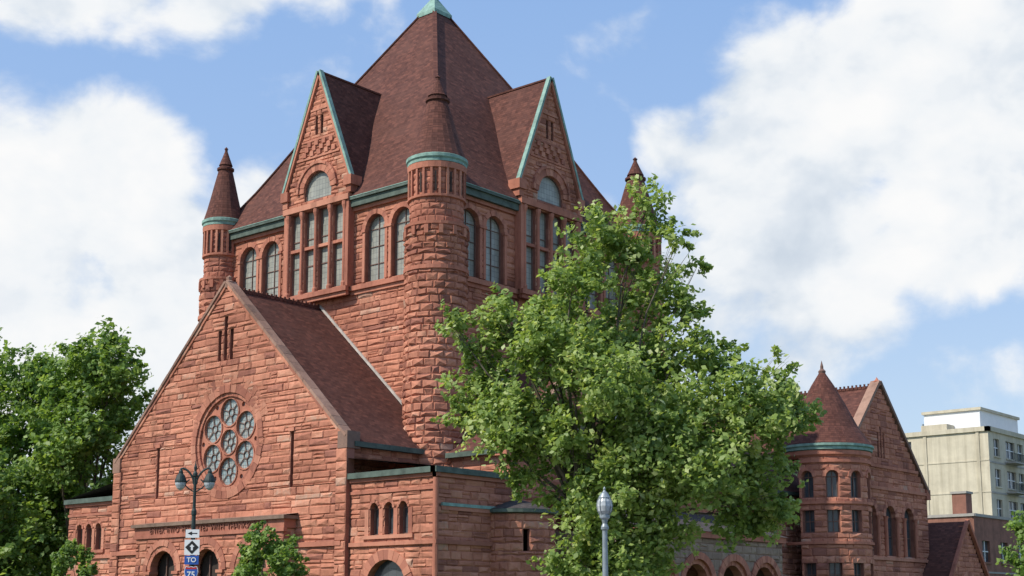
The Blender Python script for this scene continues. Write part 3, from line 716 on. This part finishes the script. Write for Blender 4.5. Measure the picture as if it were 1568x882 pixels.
# =================================================================== TREES
def leaves(name,parent,lobes,nleaf,size,mat,clump=.5,seed=1,zmin=0,per=48,flat=.85,fill=.45):
    rg=np.random.RandomState(seed)
    L=np.array(lobes,float); wgt=L[:,3]**2; wgt/=wgt.sum()
    ncl=nleaf//per
    li=rg.choice(len(L),ncl,p=wgt)
    d=rg.normal(size=(ncl,3)); d/=np.linalg.norm(d,axis=1)[:,None]
    rr=rg.uniform(.25,1.0,ncl)**fill*rg.uniform(.8,1.2,ncl)
    cen=L[li,:3]+d*(L[li,3]*rr)[:,None]*np.array([1,1,flat])
    crad=clump*rg.uniform(.5,1.35,ncl)*np.minimum(1,L[li,3]*.6+.25)
    cc=rg.normal(.45,.17,ncl)+ .14*(rr-.8)
    n=ncl*per
    ci=np.repeat(np.arange(ncl),per)
    ax=d*.8+rg.normal(size=(ncl,3))*.5+np.array([.25,-.2,.45]); ax/=np.linalg.norm(ax,axis=1)[:,None]
    t=rg.uniform(-1,1.4,n)
    off=rg.normal(size=(n,3))*.34*(1.15-.5*np.abs(t))[:,None]
    c=cen[ci]+(ax[ci]*t[:,None]+off)*crad[ci][:,None]
    c[:,2]=np.maximum(c[:,2],zmin)
    nrm=rg.normal(size=(n,3))*.7+np.array([-.4,-.05,.75])+d[ci]*.25; nrm/=np.linalg.norm(nrm,axis=1)[:,None]
    t1=rg.normal(size=(n,3))+ax[ci]*.8; t1-=nrm*(t1*nrm).sum(1)[:,None]; t1/=np.linalg.norm(t1,axis=1)[:,None]
    t2=np.cross(nrm,t1); s=size*rg.uniform(.55,1.35,n)[:,None]
    v=np.empty((n,4,3)); v[:,0]=c-t1*s*.5; v[:,1]=c+t2*s*.33+nrm*s*.08; v[:,2]=c+t1*s*.5; v[:,3]=c-t2*s*.33+nrm*s*.08
    me=bpy.data.meshes.new(name)
    me.vertices.add(n*4); me.vertices.foreach_set('co',v.reshape(-1))
    me.loops.add(n*4); me.loops.foreach_set('vertex_index',np.arange(n*4,dtype=np.int32))
    me.polygons.add(n); me.polygons.foreach_set('loop_start',np.arange(0,n*4,4,dtype=np.int32)); me.polygons.foreach_set('loop_total',np.full(n,4,dtype=np.int32))
    me.update(calc_edges=True)
    a=me.attributes.new('rnd','FLOAT','FACE'); a.data.foreach_set('value',np.clip(cc[ci]+rg.normal(0,.17,n),0,1))
    me.materials.append(mat)
    o=bpy.data.objects.new(name,me); scene.collection.objects.link(o); o.parent=parent
def branches(parent,base,lobes,r0,fork,seed=1,lean=(0,0)):
    rnd=random.Random(seed); mb=MB(); b=Vector(base)
    top=Vector((b.x+lean[0],b.y+lean[1],fork))
    cz=max(l[2] for l in lobes)
    mb.lathe(tuple(b),[(r0*1.7,0),(r0*1.2,.25),(r0*1.02,.9)],10,M_bark)
    mb.tube([b+Vector((0,0,.3)),b.lerp(top,.5)+Vector((rnd.uniform(-.1,.1),rnd.uniform(-.1,.1),0)),top],[r0*1.15,r0*.95,r0*.8],M_bark,10)
    for l in lobes:
        e=Vector(l[:3]); s=top.lerp(b,rnd.uniform(0,.25)) if e.z<cz*.7 else top
        m1=s.lerp(e,.35)+Vector((rnd.uniform(-.3,.3),rnd.uniform(-.3,.3),rnd.uniform(0,.5))); m2=s.lerp(e,.7)+Vector((rnd.uniform(-.3,.3),rnd.uniform(-.3,.3),rnd.uniform(-.1,.4)))
        k=r0*(.28+.13*min(2,l[3]))
        mb.tube([s,m1,m2,e],[k,k*.7,k*.4,k*.15],M_bark,6)
        for j in range(5):
            q=e+Vector((rnd.uniform(-1,1),rnd.uniform(-1,1),rnd.uniform(-.5,1)))*l[3]*.85
            mb.tube([m2.lerp(e,rnd.random()),m2.lerp(q,.6),q],[k*.22,k*.14,k*.04],M_bark,4)
    mb.obj('trunk_and_limbs',parent)
F=Vector((.759,.651,0)); Rr=Vector((.651,-.759,0))
def site(d,s,z=0): v=F*d+Rr*s; return (v.x,v.y,z)
T=[(4.5,0,15.0,.7),(3.0,.3,14.1,1.0),(5.5,-.5,13.8,.55),(3.9,.2,13.4,.7),(6.1,.3,12.9,.35),(2.0,-.8,12.4,.9),(1.5,.5,11.6,.7),(4.6,.6,12.1,1.15),(5.8,.2,11.5,.55),(-.2,.2,11.2,.85),(.9,-.3,10.9,.75),(-1.9,-.3,10.8,.5),(-1.2,.2,10.2,.75),
 (1.4,-1.2,9.8,1.4),(2.8,.8,10.6,1.15),(-1.0,.6,9.0,1.05),(3.9,1.2,9.7,1.5),(5.4,-.2,10.0,.85),(6.8,.2,9.8,.75),(8.5,-.6,9.4,.5),(9.3,.4,8.3,.7),(8.5,0,7.9,.9),(7.1,-.8,8.0,1.4),(-.2,-.8,7.6,1.2),(1.1,1.2,8.1,1.05),
 (2.5,1.0,7.1,1.3),(1.7,-1.5,7.0,.85),(4.4,-1.2,7.4,1.4),(5.6,-1.6,6.2,1.4),(6.8,.8,6.3,1.15),(8.2,.6,6.1,.9),(8.6,.3,5.0,.65),(7.5,.8,4.8,.9),(4.0,-1.4,5.9,1.2),(3.0,-1.8,5.3,1.05),(1.6,-.6,5.4,.8),(.4,0,6.2,.8),(2.6,-1.0,4.2,1.1),(3.8,-.6,4.2,1.05),(4.9,-.5,4.4,.85),(-1.3,.2,7.9,.7),(5.5,2.2,8,1.3),(3,-2.2,8.6,1.2),(3.3,-1.2,2.9,1.0),(1.9,-.9,3.1,.8),(4.3,-.6,3.0,.7)]
tree=empty('street_tree')
lob=[(*site(45+b,a,z),r) for a,b,z,r in T]
leaves('crown_leaves',tree,lob,76000,.205,M_leafA,clump=.54,seed=3,zmin=1.2)
branches(tree,site(45,2.9),lob,.21,5.2,seed=4,lean=(-.6,.3))
def rand_lobes(c,h,r,n,rl,seed,z0):
    rg=random.Random(seed); out=[]
    for i in range(n):
        t=(i+.5)/n; z=z0+(h-z0)*t; k=r*math.sin(math.pi*(.22+.70*t))**.7
        a=i*2.4+rg.random(); q=rg.uniform(.3,.85)*k
        out.append((c[0]+q*math.cos(a),c[1]+q*math.sin(a),z-rl*.5,rl*rg.uniform(.6,1.1)))
    return out
for (d,s,h,r,n,rl,sd) in ((93,-28.5,20.0,4.5,32,1.7,1),(97,-34.0,19.8,5.6,36,2.0,2),(90,-40,19,5,24,2.1,6),(88,-33.5,10.5,4.5,16,1.9,9)):
    t=empty('tall_tree'); b=site(d,s); lb=rand_lobes(b,h,r,n,rl,sd,2.6)
    leaves('crown_leaves',t,lb,{1:34000,2:34000,6:9000,9:13000}[sd],.38,M_leafB,clump=.85,seed=sd+10,zmin=.5); branches(t,b,lb,.3,4.5,seed=sd)
for (d,s,h,r,n,rl,sd,z0) in ((57,-9.95,5.2,1.6,18,.62,11,1.2),(68,-21.0,5.1,1.25,12,.55,12,1.2)):
    t=empty('small_tree'); b=site(d,s); lb=rand_lobes(b,h,r,n,rl,sd,z0)
    leaves('crown_leaves',t,lb,11000,.18,M_leafB,clump=.4,seed=sd,zmin=.5); branches(t,b,lb,.08,1.8,seed=sd)
t=empty('roadside_tree'); b=site(112,42.2); lb=rand_lobes(b,10.4,3,14,1.3,21,2.5)
leaves('crown_leaves',t,lb,9000,.40,M_leafB,clump=.8,seed=21,zmin=.5); branches(t,b,lb,.2,3,seed=21)

# =================================================================== STREET LAMPS AND SIGNS
lamp=empty('twin_street_lamp'); m=MB(); gm_=MB()
lx,ly,_=site(58,-13.15)
m.lathe((lx,ly,0),[(.26,0),(.26,.15),(.2,.3),(.2,.9),(.13,1.05),(.11,1.3),(.085,5.6),(.11,5.65),(.11,5.8),(.07,5.9),(.06,7.2),(.10,7.25),(.10,7.35),(.05,7.45),(.07,7.6),(.03,7.75),(0,7.95)],14,M_iron)
for s in (-1,1):
    pts=[]
    for k in range(9):
        t=k/8; a=math.pi*t
        pts.append(Vector((lx,ly,6.9))+Rr*s*(.05+.55*(1-math.cos(a))/2)+Vector((0,0,.75*math.sin(a*.62)-.1*t)))
    m.tube(pts,[.045]*9,M_iron,8)
    sp=[Vector((lx,ly,6.6))+Rr*s*(.05+.35*math.sin(t*2.6))+Vector((0,0,.5*t)) for t in [k/6 for k in range(7)]]
    m.tube(sp,[.03]*7,M_iron,6)
    e=pts[-1]; c=(e.x,e.y,e.z)
    m.lathe(c,[(.04,.06),(.05,0),(.09,-.06),(.09,-.14),(.17,-.24),(.235,-.42),(.25,-.5),(.235,-.52)],16,M_iron)
    gm_.lathe(c,[(.225,-.50),(.215,-.62),(.15,-.76),(.05,-.84),(0,-.85)],16,M_globe)
m.obj('pole_and_arms',lamp); gm_.obj('lamp_globes',lamp,True)
sg=empty('route_signs'); m=MB()
nrm=-F; rt=Rr
def sign(z,w,h,mat,off=.13):
    c=Vector((lx,ly,z))+nrm*off
    m.beam(c-Vector((0,0,h/2)),c+Vector((0,0,h/2)),rt*w/2,nrm*.006,mat)
def poly(pts,z,mat,off):
    c=Vector((lx,ly,z))+nrm*(off+.03); m.face([c+rt*a+Vector((0,0,b)) for a,b in pts],mat,.5)
sign(4.86,.56,.34,M_white); poly([(-.2,.02),(-.02,.1),(-.02,.04),(.2,.04),(.2,0),(-.02,0),(-.02,-.06)],4.85,M_black,.112)
sign(4.30,.62,.62,M_white); poly([(0,.28),(.28,0),(0,-.28),(-.28,0)],4.30,M_black,.112)
poly([(-.04,-.12),(.04,-.12),(.04,.02),(.1,.02),(0,.13),(-.1,.02),(-.04,.02)],4.30,M_white,.118)
sign(3.78,.58,.36,M_blue)
sh=[(0,-.30),(.14,-.24),(.25,-.1),(.29,.05),(.27,.18),(.23,.28),(.1,.25),(0,.28),(-.1,.25),(-.23,.28),(-.27,.18),(-.29,.05),(-.25,-.1),(-.14,-.24)]
poly(sh,3.25,M_white,.104); poly([(a*.92,b*.92) for a,b in sh],3.25,M_blue,.110)
poly([(-.235,.16),(-.21,.25),(-.1,.225),(0,.25),(.1,.225),(.21,.25),(.235,.16)],3.25,M_redp,.114)
for z in (4.86,4.3,3.78,3.25): m.beam(Vector((lx,ly,z))+nrm*.0,Vector((lx,ly,z))+nrm*.12,rt*.04,Vector((0,0,.03)),M_galv)
m.obj('sign_panels',sg)
for txt,z,sz in (('TO',3.78,.27),('75',3.18,.34)):
    cu_=bpy.data.curves.new('lettering',type='FONT'); cu_.body=txt; cu_.size=sz; cu_.align_x='CENTER'; cu_.align_y='CENTER'; cu_.extrude=.002; cu_.offset=.006
    o=bpy.data.objects.new('lettering',cu_); scene.collection.objects.link(o); o.data.materials.append(M_white)
    o.matrix_world=Matrix.Translation(Vector((lx,ly,z))+nrm*.152)@Matrix(((rt.x,0,nrm.x,0),(rt.y,0,nrm.y,0),(0,1,0,0),(0,0,0,1)))
    o.parent=sg
al=empty('acorn_street_lamp'); m=MB(); g=MB()
ax,ay,_=site(36,2.37)
m.lathe((ax,ay,0),[(.24,0),(.24,.12),(.17,.25),(.16,.7),(.11,.85),(.085,1.1),(.065,3.7),(.10,3.74),(.10,3.8),(.06,3.88),(.08,3.98),(.13,4.03),(.13,4.1),(.09,4.12)],16,M_galv)
g.lathe((ax,ay,0),[(.10,4.10),(.17,4.2),(.195,4.33),(.18,4.45),(.14,4.53)],18,M_globe)
m.lathe((ax,ay,0),[(.15,4.52),(.155,4.55),(.10,4.65),(.05,4.70),(.025,4.74),(.035,4.78),(0,4.84)],16,M_galv)
for k in range(8):
    a=k*math.pi/4
    m.tube([(ax+r*math.cos(a),ay+r*math.sin(a),z) for r,z in ((.12,4.08),(.18,4.2),(.205,4.33),(.19,4.45),(.15,4.54))],[.009]*5,M_galv,5)
m.obj('pole',al,True); g.obj('globe',al,True)

# =================================================================== GROUND
def sheet(name,x0,x1,y0,y1,z,mat):
    m=MB(); m.face([(x0,y0,z),(x1,y0,z),(x1,y1,z),(x0,y1,z)],mat,.5); return m.obj(name)
sheet('ground',-1500,1500,-1500,1500,0,M_grass)
m=MB(); m.face([(-400,4,.004),(400,4,.004),(400,19,.004),(-400,19,.004)],M_asph,.5)
m.face([(13,19,.004),(26,19,.004),(26,400,.004),(13,400,.004)],M_asph,.5)
for x in range(-390,390,9): m.face([(x,11.4,.008),(x+3,11.4,.008),(x+3,11.55,.008),(x,11.55,.008)],M_paint,.5)
for y in range(24,390,9): m.face([(19.4,y,.008),(19.55,y,.008),(19.55,y+3,.008),(19.4,y+3,.008)],M_paint,.5)
m.obj('road')
m=MB()
m.box(26.2,400,19.2,24.5,-.1,.12,M_conc); m.box(26.2,31,24.5,400,-.1,.12,M_conc); m.box(-400,12.8,19.2,24,-.1,.12,M_conc)
m.box(8,12.8,24,400,-.1,.12,M_conc); m.box(-400,400,-3,3.8,-.1,.12,M_conc)
m.box(26.0,26.2,19.2,400,-.1,.13,M_grey); m.box(26.2,400,19.0,19.2,-.1,.13,M_grey); m.box(12.8,13,19.2,400,-.1,.13,M_grey); m.box(-400,12.8,19.0,19.2,-.1,.13,M_grey); m.box(-400,400,3.8,4.0,-.1,.13,M_grey)
m.obj('pavement')

# =================================================================== SKY / LIGHT
w=bpy.data.worlds.new('World'); scene.world=w; w.use_nodes=True; nt=w.node_tree; nt.nodes.clear()
out=N(nt,'ShaderNodeOutputWorld'); bg=N(nt,'ShaderNodeBackground'); bgc=N(nt,'ShaderNodeBackground'); mx=N(nt,'ShaderNodeMixShader')
sunv=Vector((-.86,.36,0)).normalized(); EL=rad(47)
sky=N(nt,'ShaderNodeTexSky',sky_type='NISHITA'); sky.sun_disc=False; sky.sun_elevation=EL; sky.sun_rotation=math.atan2(sunv.x,sunv.y)
sky.air_density=1.0; sky.dust_density=1.0; sky.ozone_density=1.5
nt.links.new(sky.outputs[0],bg.inputs[0]); bg.inputs[1].default_value=.15
tc=N(nt,'ShaderNodeTexCoord'); vec=tc.outputs['Generated']
def dirv(az,el): az,el=rad(az),rad(el); return (math.cos(el)*math.cos(az),math.cos(el)*math.sin(az),math.sin(el))
sx=N(nt,'ShaderNodeSeparateXYZ'); nt.links.new(vec,sx.inputs[0])
vr=ramp(nt,[(0,(.70,.80,.90)),(.12,(.58,.73,.93)),(.28,(.42,.62,.97)),(.45,(.33,.55,.97))]); nt.links.new(sx.outputs[2],vr.inputs[0])
bv=N(nt,'ShaderNodeBackground'); nt.links.new(vr.outputs[0],bv.inputs[0]); bv.inputs[1].default_value=.98
mv=N(nt,'ShaderNodeMixShader'); mv.inputs[0].default_value=.66; nt.links.new(bg.outputs[0],mv.inputs[1]); nt.links.new(bv.outputs[0],mv.inputs[2])
blobs=[(30.2,17.4,4.4,1),(27.6,19.6,4.6,1),(22,20.5,6.0,1),(27.6,14.0,4.2,.95),(22.5,15.5,4.2,.95),(18.2,15.0,3.4,.85),(32,13.4,3.4,.75),(33.6,18.8,2.1,.78),(28.6,10.9,2.8,.62),
 (57.0,17.0,4.0,1),(61.5,15.2,4.8,1),(54.6,13.6,4.0,.92),(59,9.5,6,.95),(51.6,16.4,2.1,.68),(59,26.4,5.0,.98),(53.6,25.9,3.6,.9),(49.6,25.6,2.4,.65),(51.5,11,4.0,.85),
 (12,14,7,.95),(76,16,9,.9),(34.5,10.8,2.6,.55),(22,9.2,2.6,.45)]
cur=None
for az,el,r,k in blobs:
    dn=N(nt,'ShaderNodeVectorMath',operation='DISTANCE'); nt.links.new(vec,dn.inputs[0]); dn.inputs[1].default_value=dirv(az,el)
    o=maprange(nt,dn.outputs['Value'],rad(r)*1.4,rad(r)*.3,0,k,True)
    if cur is None: cur=o
    else:
        mm=N(nt,'ShaderNodeMath',operation='SMOOTH_MAX'); nt.links.new(cur,mm.inputs[0]); nt.links.new(o,mm.inputs[1]); mm.inputs[2].default_value=.12; cur=mm.outputs[0]
mp=N(nt,'ShaderNodeMapping'); mp.inputs['Scale'].default_value=(1,1,1.4); nt.links.new(vec,mp.inputs['Vector'])
n1=noise(nt,mp.outputs[0],12,8,.54); n1.inputs['Distortion'].default_value=.15
n2=noise(nt,mp.outputs[0],7,5,.5)
a=N(nt,'ShaderNodeMath',operation='MULTIPLY_ADD'); nt.links.new(n1.outputs['Fac'],a.inputs[0]); a.inputs[1].default_value=1.8; nt.links.new(cur,a.inputs[2])
dens=maprange(nt,a.outputs[0],1.08,1.60,0,1,True)
mp2=N(nt,'ShaderNodeMapping'); mp2.inputs['Scale'].default_value=(1,1,1.4); mp2.inputs['Location'].default_value=(-.014,.01,.026); nt.links.new(vec,mp2.inputs['Vector'])
n3=noise(nt,mp2.outputs[0],12,4,.5); n3.inputs['Distortion'].default_value=.15
df=N(nt,'ShaderNodeMath',operation='SUBTRACT'); nt.links.new(n1.outputs['Fac'],df.inputs[0]); nt.links.new(n3.outputs['Fac'],df.inputs[1])
sh1=maprange(nt,df.outputs[0],-.15,.11,0,1)
sh2=maprange(nt,n2.outputs['Fac'],.34,.60,0,1,True)
am=N(nt,'ShaderNodeMath',operation='MULTIPLY_ADD'); nt.links.new(sh1,am.inputs[0]); am.inputs[1].default_value=.45
h2=N(nt,'ShaderNodeMath',operation='MULTIPLY'); nt.links.new(sh2,h2.inputs[0]); h2.inputs[1].default_value=.55; nt.links.new(h2.outputs[0],am.inputs[2])
cr=ramp(nt,[(0,(.62,.70,.80)),(.35,(.77,.83,.90)),(.62,(.91,.94,.97)),(1,(1,1,1))]); nt.links.new(am.outputs[0],cr.inputs[0])
nt.links.new(cr.outputs[0],bgc.inputs[0]); bgc.inputs[1].default_value=.97
nt.links.new(dens,mx.inputs[0]); nt.links.new(mv.outputs[0],mx.inputs[1]); nt.links.new(bgc.outputs[0],mx.inputs[2]); nt.links.new(mx.outputs[0],out.inputs[0])
w.cycles.sampling_method='MANUAL'; w.cycles.sample_map_resolution=512
sd=bpy.data.lights.new('sun','SUN'); sd.energy=4.8; sd.angle=rad(.5); sd.color=(1,.93,.82)
so=bpy.data.objects.new('sun',sd); scene.collection.objects.link(so)
v=Vector((sunv.x*math.cos(EL),sunv.y*math.cos(EL),math.sin(EL))); so.rotation_euler=v.to_track_quat('Z','Y').to_euler()

# =================================================================== CAMERA
cd=bpy.data.cameras.new('camera'); co=bpy.data.objects.new('camera',cd); scene.collection.objects.link(co); scene.camera=co
cd.sensor_width=36; cd.lens=49.27; cd.shift_y=.0937; cd.clip_end=5000
th=rad(9.32); az=rad(40.63)
f=Vector((math.cos(az)*math.cos(th),math.sin(az)*math.cos(th),math.sin(th)))
co.location=(0,0,1.6); co.rotation_euler=f.to_track_quat('-Z','Y').to_euler()
scene.view_settings.view_transform='Standard'; scene.view_settings.look='None'; scene.view_settings.exposure=0
